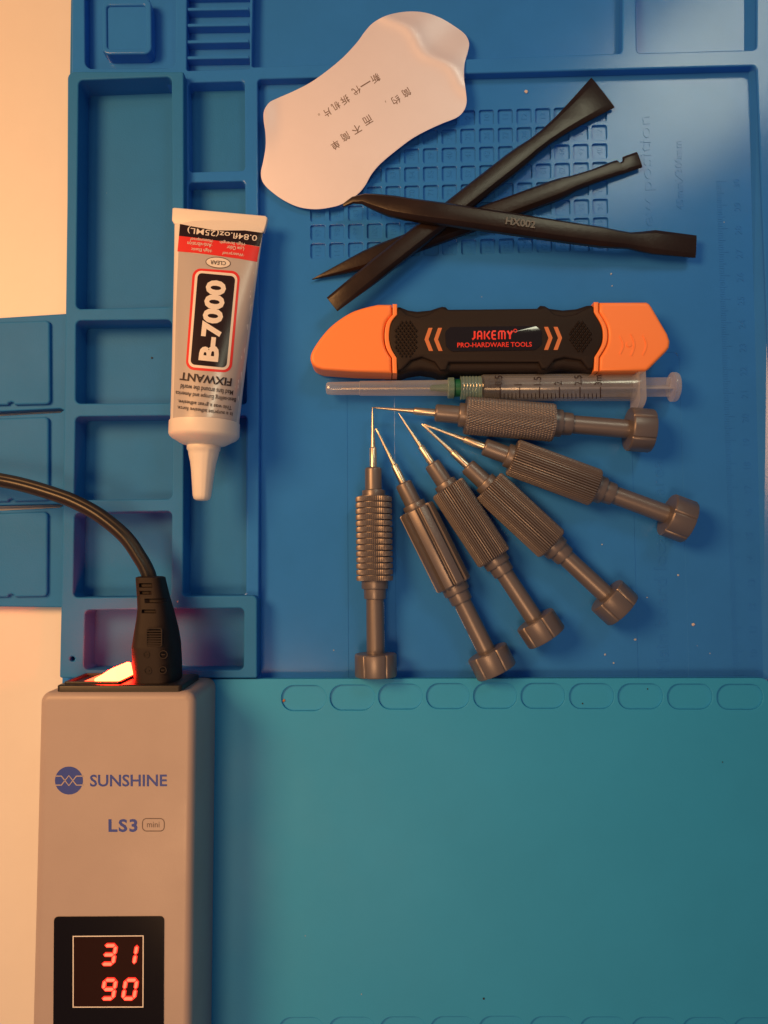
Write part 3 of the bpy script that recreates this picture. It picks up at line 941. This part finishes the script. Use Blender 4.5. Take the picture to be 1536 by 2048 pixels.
def driver(kind, label, tip, head, rot, tipkind, marks=None):
    t3 = P(*tip, 0.0072); h3 = P(*head, 0.0089)
    root = thing('screwdriver', label, 'screwdriver', Vector((t3.x, t3.y, 0)).lerp(Vector((h3.x, h3.y, 0)), 0.9), 'grey metal precision screwdrivers fanned out on the mat')
    M = frame(t3, h3) @ Matrix.Rotation(rot, 4, 'X')
    k = (h3 - t3).length / 543.0
    def part(name, prof, m, n=40, rfun=None, smooth=40):
        mb_ = MB()
        mb_.rings(lathe([(x * k, r * k) for x, r in prof], n, rfun))
        return mb_.build(name, m, root, smooth=smooth, M=M)
    if tipkind == 'flat':
        fl_ = lambda x, r, a: r * (1 if x > 14 * k else 1 - (1 - x / (14 * k)) * .65 * abs(math.sin(a)))
    elif tipkind == 'cross':
        fl_ = lambda x, r, a: r * (1 if x > 9 * k else 1 - (1 - x / (9 * k)) * .5 * abs(math.sin(2 * a)))
    else:
        fl_ = None
    tipr = 2.6 if tipkind in ('flat', 'fork') else 0.9
    part('blade', [(0, tipr * .8), (1, tipr), (14, max(2.1, tipr)), (45, 3.1), (80, 4.9), (83, 5.2)], M_STEEL, 24, fl_)
    part('ferrule', [(82, 5), (83, 6.6), (84.5, 7.4), (125, 7.5)], M_STEEL, 28)
    part('neck', [(123.5, 7), (124, 14.5), (126, 16.6), (128, 17), (169, 17.3), (170, 18.5), (170.5, 22.8), (172, 23.5), (182.5, 23.5)], M_ANOD, 40)
    n = 48
    rf = None
    if kind == 'ring':
        n = 240
        rf = lambda x, r, a: r - (1.6 * k if r > 34.5 * k else 0) * (0.5 + 0.5 * math.cos(60 * a))
    elif kind == 'flute':
        n = 160
        def rf(x, r, a):
            if r < 25 * k: return r
            p = (a * 9 / (2 * math.pi)) % 1.0
            d = min(p, 1 - p)
            return r * (1 - 0.21 * max(0, 1 - (d / 0.15) ** 2)) if d < 0.15 else r
    elif kind == 'straight':
        n = 368
        rf = lambda x, r, a: r - (4.2 * k if r > 30 * k else 0) * (0.5 + 0.5 * math.cos(46 * a)) ** 3
    elif kind == 'diamond':
        n = 256
        def rf(x, r, a):
            if r < 30 * k: return r
            u = 44 * a; v = x / k * 0.55
            e = 1.0 if 184.5 < x / k < 350.5 else 0.0
            return r - 2.0 * k * e * max((0.5 + 0.5 * math.cos(u + v)) ** 3, (0.5 + 0.5 * math.cos(u - v)) ** 3) - (1 - e) * 1.2 * k
    part('grip', grip_profile(kind, k), M_ANOD, n, rf, smooth=28 if kind != 'diamond' else 60)
    part('rear_collar', [(352, 20), (352.5, 26.8), (367, 26.6), (369, 25.5), (369.5, 22.3), (387, 21.8), (389, 21), (389.5, 17)], M_ANOD, 40)
    part('stem', [(389, 17.6), (498, 18.2)], M_ANOD, 40)
    def hf(x, r, a):
        p = (a * 6 / (2 * math.pi)) % 1.0
        d = min(p, 1 - p)
        if r < 30 * k: return r
        return r * (1 - 0.055 * max(0, 1 - (d / 0.045) ** 2)) if d < 0.045 else r
    part('spinning_cap', [(497, 12), (497, 34), (498, 40), (500.5, 42), (540, 42), (542.5, 40.5), (543, 38), (543, 30), (541.5, 28), (541.5, 2)], M_ANOD, 168, hf, smooth=35)
    if marks is not None:
        rnd = random.Random(7)
        mb_ = MB()
        x = 396
        Mi = frame(t3, h3)
        while x < 484:
            w = rnd.choice((2, 3, 3, 5))
            if not 440 < x < 449:
                a0 = marks
                pts = []
                for da in (-.10, .02 + .08 * rnd.random()):
                    for xx_ in (x, x + w):
                        pts.append((xx_ * k, 18.35 * k * math.cos(a0 + da), 18.35 * k * math.sin(a0 + da)))
                mb_.add(pts, [(0, 1, 3, 2)])
            x += w + 1.6
        mb_.build('stem_marking', M_WHITE, root, M=Mi)
    return root

driver('ring', 'grey screwdriver with a ring knurled grip, standing upright in the fan', (745, 815), (752, 1353), 0.0, 'point', marks=R(14))
driver('flute', 'grey screwdriver with a broad fluted grip, next to the ring knurled one', (752, 857), (994, 1344), 0.18, 'fork', marks=R(166))
driver('straight', 'grey ribbed screwdriver with pointed bit, directly beside the broad fluted one', (797, 826), (1094, 1276), 0.35, 'point')
driver('straight', 'grey ribbed screwdriver between the other two ribbed screwdrivers of the fan', (844, 848), (1246, 1221), 0.12, 'flat')
driver('straight', 'grey ribbed screwdriver lying just below the diamond knurled one', (848, 849), (1378, 1045), 0.42, 'fork')
driver('diamond', 'grey screwdriver with a fine diamond knurled grip, directly below the syringe', (743, 815), (1303, 862), 0.0, 'cross')

# ------------------------------------------------------------------ glue tube
tube = thing('glue_tube', 'silver and white glue tube labelled B-7000, resting across the tray rims', 'glue tube', P(420, 650, ZA))
A3 = P(440, 422, 0.0105); B3 = P(409.5, 848, 0.0228)
e1 = Vector((B3.x - A3.x, B3.y - A3.y, 0)); LT = e1.length; e1.normalize()
e2 = Vector((-e1.y, e1.x, 0))
def tube_ab(s):
    """half width and half height (metres) at s = 0 (crimp) .. 1 (shoulder)"""
    a = 19.2 + (13.4 - 19.2) * min(1, s * 1.02) ** 0.92
    b = 0.7 + 12.7 * max(0, s - 0.03) ** 0.9
    return a * MM, min(b, 13.4) * MM
def tube_z(x, y):
    d = Vector((x - A3.x, y - A3.y, 0))
    s = d.dot(e1) / LT; u = d.dot(e2)
    a, b = tube_ab(max(0.0, min(1.0, s)))
    r = min(0.985, abs(u) / a)
    return ZA + b + b * math.sqrt(1 - r * r)
rings = []
for i in range(41):
    s = 0.035 + (1 - 0.035) * i / 40
    a, b = tube_ab(s)
    c = A3 + e1 * (LT * s)
    rings.append([(c.x + e2.x * a * math.cos(t), c.y + e2.y * a * math.cos(t), ZA + b + b * math.sin(t)) for t in [2 * math.pi * k / 48 for k in range(48)]])
MB().rings(rings).build('tube_body', M_TUBEW, tube, smooth=50)
m_ = MB()
cr = [(345, 417), (349, 415.5), (531, 432), (535, 436), (533, 448), (528, 464), (440, 456), (349, 449), (344, 441)]
m_.slab([U(cr, 0.0112)], 0.0095, 0.0116, 0.0005, 3, bottom=True)
m_.build('crimp', M_TUBEW, tube, smooth=50)
MT = Matrix(((e1.x, e2.x, 0, 0), (e1.y, e2.y, 0, 0), (0, 0, 1, 0), (0, 0, 0, 1)))
c0 = A3 + e1 * LT
MT.translation = Vector((c0.x, c0.y, ZA + 0.0134))
def tl(name, prof, m, n=48, rf=None, smooth=50):
    return MB().rings(lathe([(x * MM, r * MM) for x, r in prof], n, rf)).build(name, m, tube, smooth=smooth, M=MT)
tl('collar', [(-.6, 13.3), (-.4, 13.75), (4.4, 13.75), (5.2, 13.4), (6.0, 12.6), (8.2, 8.6), (8.8, 6.5), (8.8, 4)], M_TUBEW)
rib = lambda x, r, a: r * (1 + 0.035 * max(0, math.cos(6 * a)) ** 4) if x > 0.0105 else r
tl('nozzle_cap', [(8.0, 6.3), (8.4, 6.6), (10.4, 6.5), (10.9, 6.0), (12.6, 5.7), (15.5, 5.0), (19, 4.5), (28.5, 3.55), (29.8, 3.1), (30.4, 2.2), (30.6, .5)], M_TUBEW, 60, rib, smooth=50)
CUT = (6, 12)
def lab_piece(name, loops, m, lift, parent=tube, cut=CUT):
    return px_piece(loops, tube_z, lift, cut=cut).build(name, m, parent, smooth=60)
L1 = 0.00007
lab_piece('silver_wrap', [[(357, 503), (512, 521), (506, 600), (497, 660), (489, 720), (482, 780), (473, 845), (440, 842), (400, 838), (346, 836), (348, 780), (350, 700), (352, 620)]], M_TUBE, L1)
blk = lab_piece('black_band', [[(360, 448), (385, 453), (430, 461), (490, 461), (526, 466), (519, 493), (480, 487), (430, 481), (385, 475), (358, 472)]], M_BAND, L1 * 2)
rd = lab_piece('red_band', [[(358, 472), (385, 475), (430, 481), (480, 487), (519.5, 494), (514, 524), (480, 518), (430, 511), (390, 506), (355, 503)]], M_INKRED, L1 * 2.2)
def rot_loop(loop, cx, cy, ang):
    ca, sa_ = math.cos(R(ang)), math.sin(R(ang))
    return [(cx + x * ca + y * sa_, cy - x * sa_ + y * ca) for x, y in loop]
el = [(25.5 * math.cos(a * math.pi / 16), 11.5 * math.sin(a * math.pi / 16)) for a in range(32)]
lab_piece('oval_mark', [rot_loop(el, 436.5, 525.5, -5)], M_INKGREY, L1 * 2)
lab_piece('oval_mark', [rot_loop([(x * .93, y * .85) for x, y in el], 436.5, 525.5, -5)], M_TUBEW, L1 * 3)
def panel(d, r):
    tlp = [(386 - d, 536 - d), (481 + d, 543 + d * -1), (463 + d, 746 + d), (371 - d, 739 + d)]
    return rp(tlp, r, 6)
lab_piece('panel_outline', [panel(0, 17)], M_INKRED, L1 * 2)
lab_piece('panel_outline', [panel(-5, 13)], M_TUBEW, L1 * 3)
lab_piece('name_panel', [panel(-10, 9)], M_BAND, L1 * 4)
TA = -5.2
m_ = MB()
def tt(s, x, y, ang, w=None, h=None, bold=0.0, lift=5):
    q = px_text(s, x, y, ang, w=w, h=h, zf=tube_z, lift=L1 * lift, cut=(7, 9), bold=bold)
    m_.add(q.v, q.f)
tt('B-7000', 425.5, 642, 90 - 6.0, w=162, h=41, bold=0.045)
m_.build('name_lettering', M_TUBEW, tube)
m_ = MB()
tt('0.84fl.oz(25ML)', 445, 467.5, 180 - 6.5, w=140, h=15, bold=0.004)
for s, x, y, w in (('·High Strength', 466, 486.5, 52), ('·Low Odor', 472, 497, 36), ('·Waterproof', 467, 508, 44), ('·Moistureproof', 404, 480, 46), ('·Anti-vibration', 400, 489.5, 50), ('·High Elastic', 404, 500, 42)):
    tt(s, x, y, 180 - 5, w=w, h=8)
m_.build('band_lettering', M_TUBEW, tube)
m_ = MB()
tt('CLEAR', 436.5, 526, 180 - 5, w=31, h=8, bold=0.01)
m_.build('oval_lettering', M_INKDARK, tube)
m_ = MB()
tt('FIXWANT', 412, 758.5, 180 - 7, w=104, h=16, bold=0.022)
for s, x, y, w, h in (('Mad fans around the world', 414, 779.5, 106, 10), ('Best-selling Europe and America', 412, 792, 122, 11), ('This was a great adhesive.', 410, 808.5, 109, 10), ('Is a surprise adhesive force.', 410, 821, 112, 10)):
    tt(s, x, y, 180 - 7, w=w, h=h, bold=0.004)
m_.build('label_lettering', M_INKDARK, tube)

# ------------------------------------------------------------------ grey power unit with display
ZT = 0.0415; ZBASE = ZB + 0.0001
unit = thing('bench_controller', 'grey boxed bench controller with a lit red numeric display and glowing rocker switch', 'controller', Vector((-0.0995, -0.15, ZBASE)))
pA = P(78, 1384, ZT); pB = P(384, 1384, ZT)
X0, X1, Y1 = pA.x, pB.x + 0.0012, pA.y
Y0 = -0.275
m_ = MB(); m_.slab([rp([(X0, Y0), (X1, Y0), (X1, Y1), (X0, Y1)], 0.0040, 8)], ZBASE, ZT, 0.0030, 8, bottom=True)
m_.build('housing', M_GREY, unit, smooth=40)
plx0, plx1 = P(112, 1378, 0.040).x, P(363, 1378, 0.040).x
def xz_slab(loops, y0, y1, b, seg=2):
    """slab facing +Y: loops in (x, z)"""
    mb_ = MB(); mb_.slab([[(x, z) for x, z in l] for l in loops], y0, y1, b, seg, bottom=True)
    mb_.v = [(x, z, y) for x, y, z in mb_.v]
    mb_.v = [(v[0], v[1], v[2]) for v in mb_.v]
    mb_.v = [(x, yy, zz) for (x, yy, zz) in [(v[0], v[1], v[2]) for v in mb_.v]]
    mb_.f = [f[::-1] for f in mb_.f]
    return mb_
# (slab builds with z up; its axes are swapped so that the piece faces the far side)
pl = xz_slab([rp([(plx0, 0.0125), (plx1, 0.0125), (plx1, 0.0398), (plx0, 0.0398)], 0.0015)], Y1 - 0.001, Y1 + 0.0022, 0.0006, 2)
plate = pl.build('inlet_plate', M_BLACK, unit, smooth=50)
rx0, rx1 = P(150, 1360, 0.030).x, P(248, 1352, 0.030).x
fr = xz_slab([rp([(rx0 - .0012, 0.0165), (rx1 + .0012, 0.0165), (rx1 + .0012, 0.0375), (rx0 - .0012, 0.0375)], 0.001), [(rx0, 0.0178), (rx1, 0.0178), (rx1, 0.0362), (rx0, 0.0362)]], Y1 + 0.0015, Y1 + 0.0031, 0.0003, 2)
fr.build('switch_bezel', M_BLACK, unit)
prof = [(0.0, 0.0006), (0.14, 0.0009), (0.52, 0.0029), (0.66, 0.0043), (0.86, 0.0066), (0.94, 0.0064), (1.0, 0.0014)]
for name_, part_, m__ in (('rocker_switch', prof[2:], M_ROCK), ('rocker_edge', prof[:3], M_ROCKLOW)):
    rr_ = []
    for t, h in part_:
        x = rx0 + .0003 + (rx1 - rx0 - .0006) * t
        rr_.append([(x, Y1 + 0.0005, 0.0181), (x, Y1 + h + .001, 0.0181), (x, Y1 + h + .001, 0.0359), (x, Y1 + 0.0005, 0.0359)])
    MB().rings(rr_).build(name_, m__, unit)
# markings
m_ = MB()
cl = [(138 + 28 * math.cos(a * math.pi / 24), 1561 + 28 * math.sin(a * math.pi / 24)) for a in range(48)]
px_piece([cl], ZT, 0.00006).build('round_emblem', M_INKBLUE, unit)
for sg in (1, -1):
    vs, fs = stroke_px([(109.5, 1561 - 9 * sg), (123, 1561 - 9 * sg), (138, 1561 + 10 * sg), (153, 1561 - 9 * sg), (166.5, 1561 - 9 * sg)], 2.4)
    q = px_map(vs, fs, ZT, 0.00012); m_.add(q.v, q.f)
m_.build('emblem_line', M_GREY, unit)
m_ = MB()
for s, x, y, w, h, b in (('SUNSHINE', 257, 1561, 154, 24, 0.018), ('LS3', 246, 1651, 58, 26, 0.03)):
    q = px_text(s, x, y, 0.2, w=w, h=h, zf=ZT, lift=0.00006, bold=b, spacing=1.0 if s != 'LS3' else 1.15); m_.add(q.v, q.f)
m_.build('housing_lettering', M_INKBLUE, unit)
m_ = MB()
bx = rp(quad(285, 1637, 328.5, 1662), 8, 5)
vs, fs = stroke_px(bx, 1.8, True); q = px_map(vs, fs, ZT, 0.00006); m_.add(q.v, q.f)
q = px_text('mini', 306.5, 1649, 0, w=25, h=11, zf=ZT, lift=0.00006); m_.add(q.v, q.f)
m_.build('housing_lettering', M_INKGREY, unit)
# display
scr = px_piece([rp([(108.5, 1833), (328.5, 1832), (327, 2200), (106, 2200)], 8, 5)], ZT, 0.0, depth=0.0003).build('display_window', M_GLASS, unit)
zw = ZT + 0.0003
px_piece([quad(147, 1873, 286, 2013)], zw, 0.00004).build('led_field', M_LEDWIN, scr)
vs, fs = stroke_px([(146.5, 1872.5), (286.5, 1871.5), (286.5, 2013.5), (146.5, 2014)], 2.0, True)
fo, fi = [(145.5, 1871.5), (287.5, 1870.5), (287, 2014.8), (145.5, 2015)], [(147.5, 1873.5), (285.5, 1872.5), (285, 2012.6), (147.5, 2013)]
px_piece([fo, fi], zw, 0.0001).build('display_frame', M_WHITE, scr)
SEG = {'a': [(0, 0), (1, 0)], 'b': [(1, 0), (1, .5)], 'c': [(1, .5), (1, 1)], 'd': [(0, 1), (1, 1)], 'e': [(0, .5), (0, 1)], 'f': [(0, 0), (0, .5)], 'g': [(0, .5), (1, .5)]}
def digit(d, x, y, w, h):
    """slanted seven segment numeral: x, y is its upper left"""
    on = {'3': 'abcdg', '1': 'bc', '9': 'abcdfg', '0': 'abcdef'}[d]
    sl_ = 0.16; th = 5.4
    mb_ = MB(); rim = MB()
    for s in on:
        (ax, ay), (bx_, by) = SEG[s]
        p0 = Vector((ax * w, ay * h)); p1 = Vector((bx_ * w, by * h))
        dd = (p1 - p0).normalized(); n = Vector((-dd.y, dd.x))
        p0 += dd * 1.6; p1 -= dd * 1.6
        k_ = th / 2
        loop = [p0, p0 + dd * k_ + n * k_, p1 - dd * k_ + n * k_, p1, p1 - dd * k_ - n * k_, p0 + dd * k_ - n * k_]
        loop = [(x + p.x + (h - p.y) * sl_, y + p.y) for p in loop]
        q = px_piece([loop], zw, 0.00012, depth=0.0004)
        mb_.add(q.v, q.f)
        c_ = sum((Vector(p) for p in loop), Vector((0, 0))) / 6
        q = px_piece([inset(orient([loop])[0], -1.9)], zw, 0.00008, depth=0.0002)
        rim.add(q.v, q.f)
    rim.build('segment_halo', M_LEDHALO, scr)
    return mb_.build('lit_digit', M_LED, scr)
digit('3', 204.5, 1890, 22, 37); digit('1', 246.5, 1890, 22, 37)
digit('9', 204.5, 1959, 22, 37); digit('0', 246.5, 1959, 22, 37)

# ------------------------------------------------------------------ power cord and plug
cord = thing('power_cord', 'black power cord with a moulded plug pushed into the grey display box', 'power cord', P(315, 1290, 0.010))
rows = [(1372, 282, 357, 10.5, 27.0), (1360, 279, 357, 11.0, 27.0), (1330, 275, 357, 11.3, 27.0), (1290, 273, 355, 11.3, 27.0), (1262, 277, 351, 10.6, 27.0), (1238, 280, 346, 9.2, 27.0), (1215, 281.5, 341, 8.0, 27.0),
        (1192, 279.5, 335, 7.0, 27.1), (1168, 277, 329.5, 6.4, 27.3), (1154, 276, 326.5, 6.1, 27.4), (1152.5, 281, 321, 4.8, 27.4)]
yy_ = []
def interp(y):
    for (a, b) in zip(rows, rows[1:]):
        if a[0] >= y >= b[0]:
            t = (a[0] - y) / (a[0] - b[0])
            return [a[i] + (b[i] - a[i]) * t for i in range(5)]
    return rows[-1]
slots = [(1166, 1173, -0.55, 0.35), (1180, 1187, -0.55, 0.2), (1196, 1204, 0.0, 1.0), (1216, 1223, -0.5, 0.3)]
ys_ = [1372 - i * 1.5 for i in range(int((1372 - 1153) / 1.5) + 1)]
rings = []
n = 64
for y in ys_ + [1152.5]:
    r = interp(y)
    zc = r[4] * MM
    zt_ = zc + r[3] * MM * .9
    a = P(r[1], y, zc); b = P(r[2], y, zc)
    c = (a + b) / 2; hw = (b.x - a.x) / 2; hh = r[3] * MM
    ring = []
    for k in range(n):
        t = 2 * math.pi * k / n
        ct, st = math.cos(t), math.sin(t)
        e = 0.55
        ux = math.copysign(abs(ct) ** e, ct); uz = math.copysign(abs(st) ** e, st)
        dz = 0
        for s0, s1, u0, u1 in slots:
            if s0 < y < s1 and u0 < ux < u1 and uz > 0.3:
                dz = 0.0014
        ring.append((c.x + ux * hw, c.y, zc + uz * hh - dz))
    rings.append(ring)
plug = MB().rings(rings).build('plug', M_RUBBER, cord, smooth=40)
def plug_top(x, y):
    return 0.0
m_ = MB()
zt_ = (27.0 + 10.9) * MM
fo = rp(quad(293, 1256, 325, 1293), 4, 3); fi = rp(quad(295, 1258, 323, 1291), 3, 3)
q = px_piece([fo, fi], zt_, 0, depth=0.0005); m_.add(q.v, q.f)
for i in range(6):
    q = px_piece([quad(295, 1261 + i * 5, 323, 1263.4 + i * 5)], zt_, 0, depth=0.0005); m_.add(q.v, q.f)
m_.build('grip_ridge', M_RUBBER, plug)
m_ = MB()
zt2 = (27.0 + 11.2) * MM
for x, y, r in ((293, 1309, 6), (327, 1309, 8), (296, 1341, 7), (326, 1340, 7)):
    cc = [(x + r * math.cos(a * .4488), y + r * math.sin(a * .4488)) for a in range(14)]
    vs, fs = stroke_px(cc, 1.6, True); q = px_map(vs, fs, zt2, 0, depth=0.00035); m_.add(q.v, q.f)
    q = px_piece([quad(x - r * .5, y - 1, x + r * .5, y + 1)], zt2, 0, depth=0.00035); m_.add(q.v, q.f)
m_.build('safety_marking', M_RUBBER, plug)
path_px = [(-900, 905, -1.6), (-620, 905, -1.6), (-380, 912, 4), (-200, 926, 14), (-90, 944, 19.5), (0, 960, 22.5), (47, 970, 23.5), (103, 986.5, 24.5), (150, 1004, 25.3), (200, 1031.5, 26.2), (250, 1073, 27), (281, 1117, 27.3), (295, 1143, 27.4), (301, 1162, 27.4)]
path = [tuple(P(x, y, z * MM)) for x, y, z in path_px]
pp = []
N = len(path)
for i in range(N - 1):
    p0, p1, p2, p3 = [Vector(path[max(0, min(N - 1, i + k))]) for k in (-1, 0, 1, 2)]
    for k in range(10):
        t = k / 10
        pp.append(0.5 * ((2 * p1) + (p2 - p0) * t + (2 * p0 - 5 * p1 + 4 * p2 - p3) * t * t + (3 * p1 - p0 - 3 * p2 + p3) * t ** 3))
pp.append(Vector(path[-1]))
rings = []
for i, p in enumerate(pp):
    t = (pp[min(len(pp) - 1, i + 1)] - pp[max(0, i - 1)]).normalized()
    sd = t.cross(Vector((0, 0, 1))).normalized(); up_ = sd.cross(t)
    ring = []
    for k in range(32):
        a = 2 * math.pi * k / 32
        r = 2.75 * MM * (1 - 0.16 * max(0, math.cos(2 * (a - .45 - math.pi / 2))) ** 8)
        ring.append(tuple(p + sd * r * math.cos(a) * 1.02 + up_ * r * math.sin(a) * .92))
    rings.append(ring)
MB().rings(rings).build('cable', M_CORD, cord, smooth=60)

# ------------------------------------------------------------------ crumbs and specks
rnd = random.Random(3)
def crumb(x, y, z, r, m, label):
    bm = bmesh.new()
    bmesh.ops.create_icosphere(bm, subdivisions=2, radius=1)
    c = P(x, y, z)
    sx, sy, sz = r * (0.8 + .5 * rnd.random()), r * (0.8 + .5 * rnd.random()), r * .6
    an = rnd.random() * 3
    for v in bm.verts:
        j = 1 + 0.7 * (rnd.random() - .5)
        X, Y, Z = v.co.x * sx * j, v.co.y * sy * j, v.co.z * sz * j
        v.co = (c.x + X * math.cos(an) - Y * math.sin(an), c.y + X * math.sin(an) + Y * math.cos(an), c.z + Z + sz * .8)
    me = bpy.data.meshes.new('crumb'); bm.to_mesh(me); bm.free()
    me.materials.append(m)
    o = bpy.data.objects.new('crumb', me); S.collection.objects.link(o)
    tag(o, label, 'crumb', 'loose crumbs and specks on the mats')
CR = [(1052, 184, 0, .85, M_CRUMB, 'pink crumb between the bent card and the flared pry bar end'),
      (1386, 1249, 0, .75, M_CRUMB, 'largest pale crumb, near the lower end of the moulded ruler'),
      (1270, 1279, 0, .6, M_CRUMBW, 'white crumb on the groove below the ribbed screwdriver caps'),
      (1210, 1309, 0, .5, M_CRUMBW, 'whitish speck just above the teal mat, left of the groove'),
      (1227, 1326, 0, .4, M_CRUMBW, 'tiny whitish speck closest to the teal mat edge by the groove'),
      (1222, 548, 0, .5, M_CRUMBW, 'white speck between the flat pry bar end and the utility knife'),
      (1224, 572, 0, .32, M_CRUMBW, 'tiny white speck directly above the black knife handle'),
      (1356, 1150, 0, .42, M_CRUMBW, 'pale speck between the moulded board text and the ruler'),
      (1294, 1195, 0, .34, M_CRUMBW, 'pale speck touching the shadow of a spinning cap'),
      (1204, 1089, 0, .4, M_CRUMBW, 'white speck between two ribbed screwdriver stems'),
      (568, 1401, Z2 - .0011, .7, M_CRUMBO, 'amber crumb in the oval recess nearest the grey display box'),
      (1165, 1407, Z2 - .0011, .4, M_CRUMBD, 'black speck low in an oval recess of the teal mat'),
      (1295, 1378, Z2 - .0011, .32, M_CRUMBD, 'black speck high in an oval recess of the teal mat'),
      (967, 1997, Z2, .45, M_CRUMBD, 'black speck near the lower edge of the teal mat'),
      (1445, 1524, Z2, .32, M_CRUMBD, 'black speck on the plain right side of the teal mat'),
      (723, 1988, Z2, .3, M_CRUMBW, 'pale speck near the lower edge of the teal mat'),
      (304, 716, -.0022, .45, M_CRUMBD, 'black speck lying in the tray left of the glue tube'),
      (372, 263, -.0022, .45, M_CRUMBW, 'white speck in the small tray above the glue tube'),
      (356, 1203, ZA, .5, M_CRUMBW, 'pale crumb on the mat rim beside the plug neck')]
for c in CR:
    crumb(c[0], c[1], c[2], c[3] * 0.8 * MM, c[4], c[5])
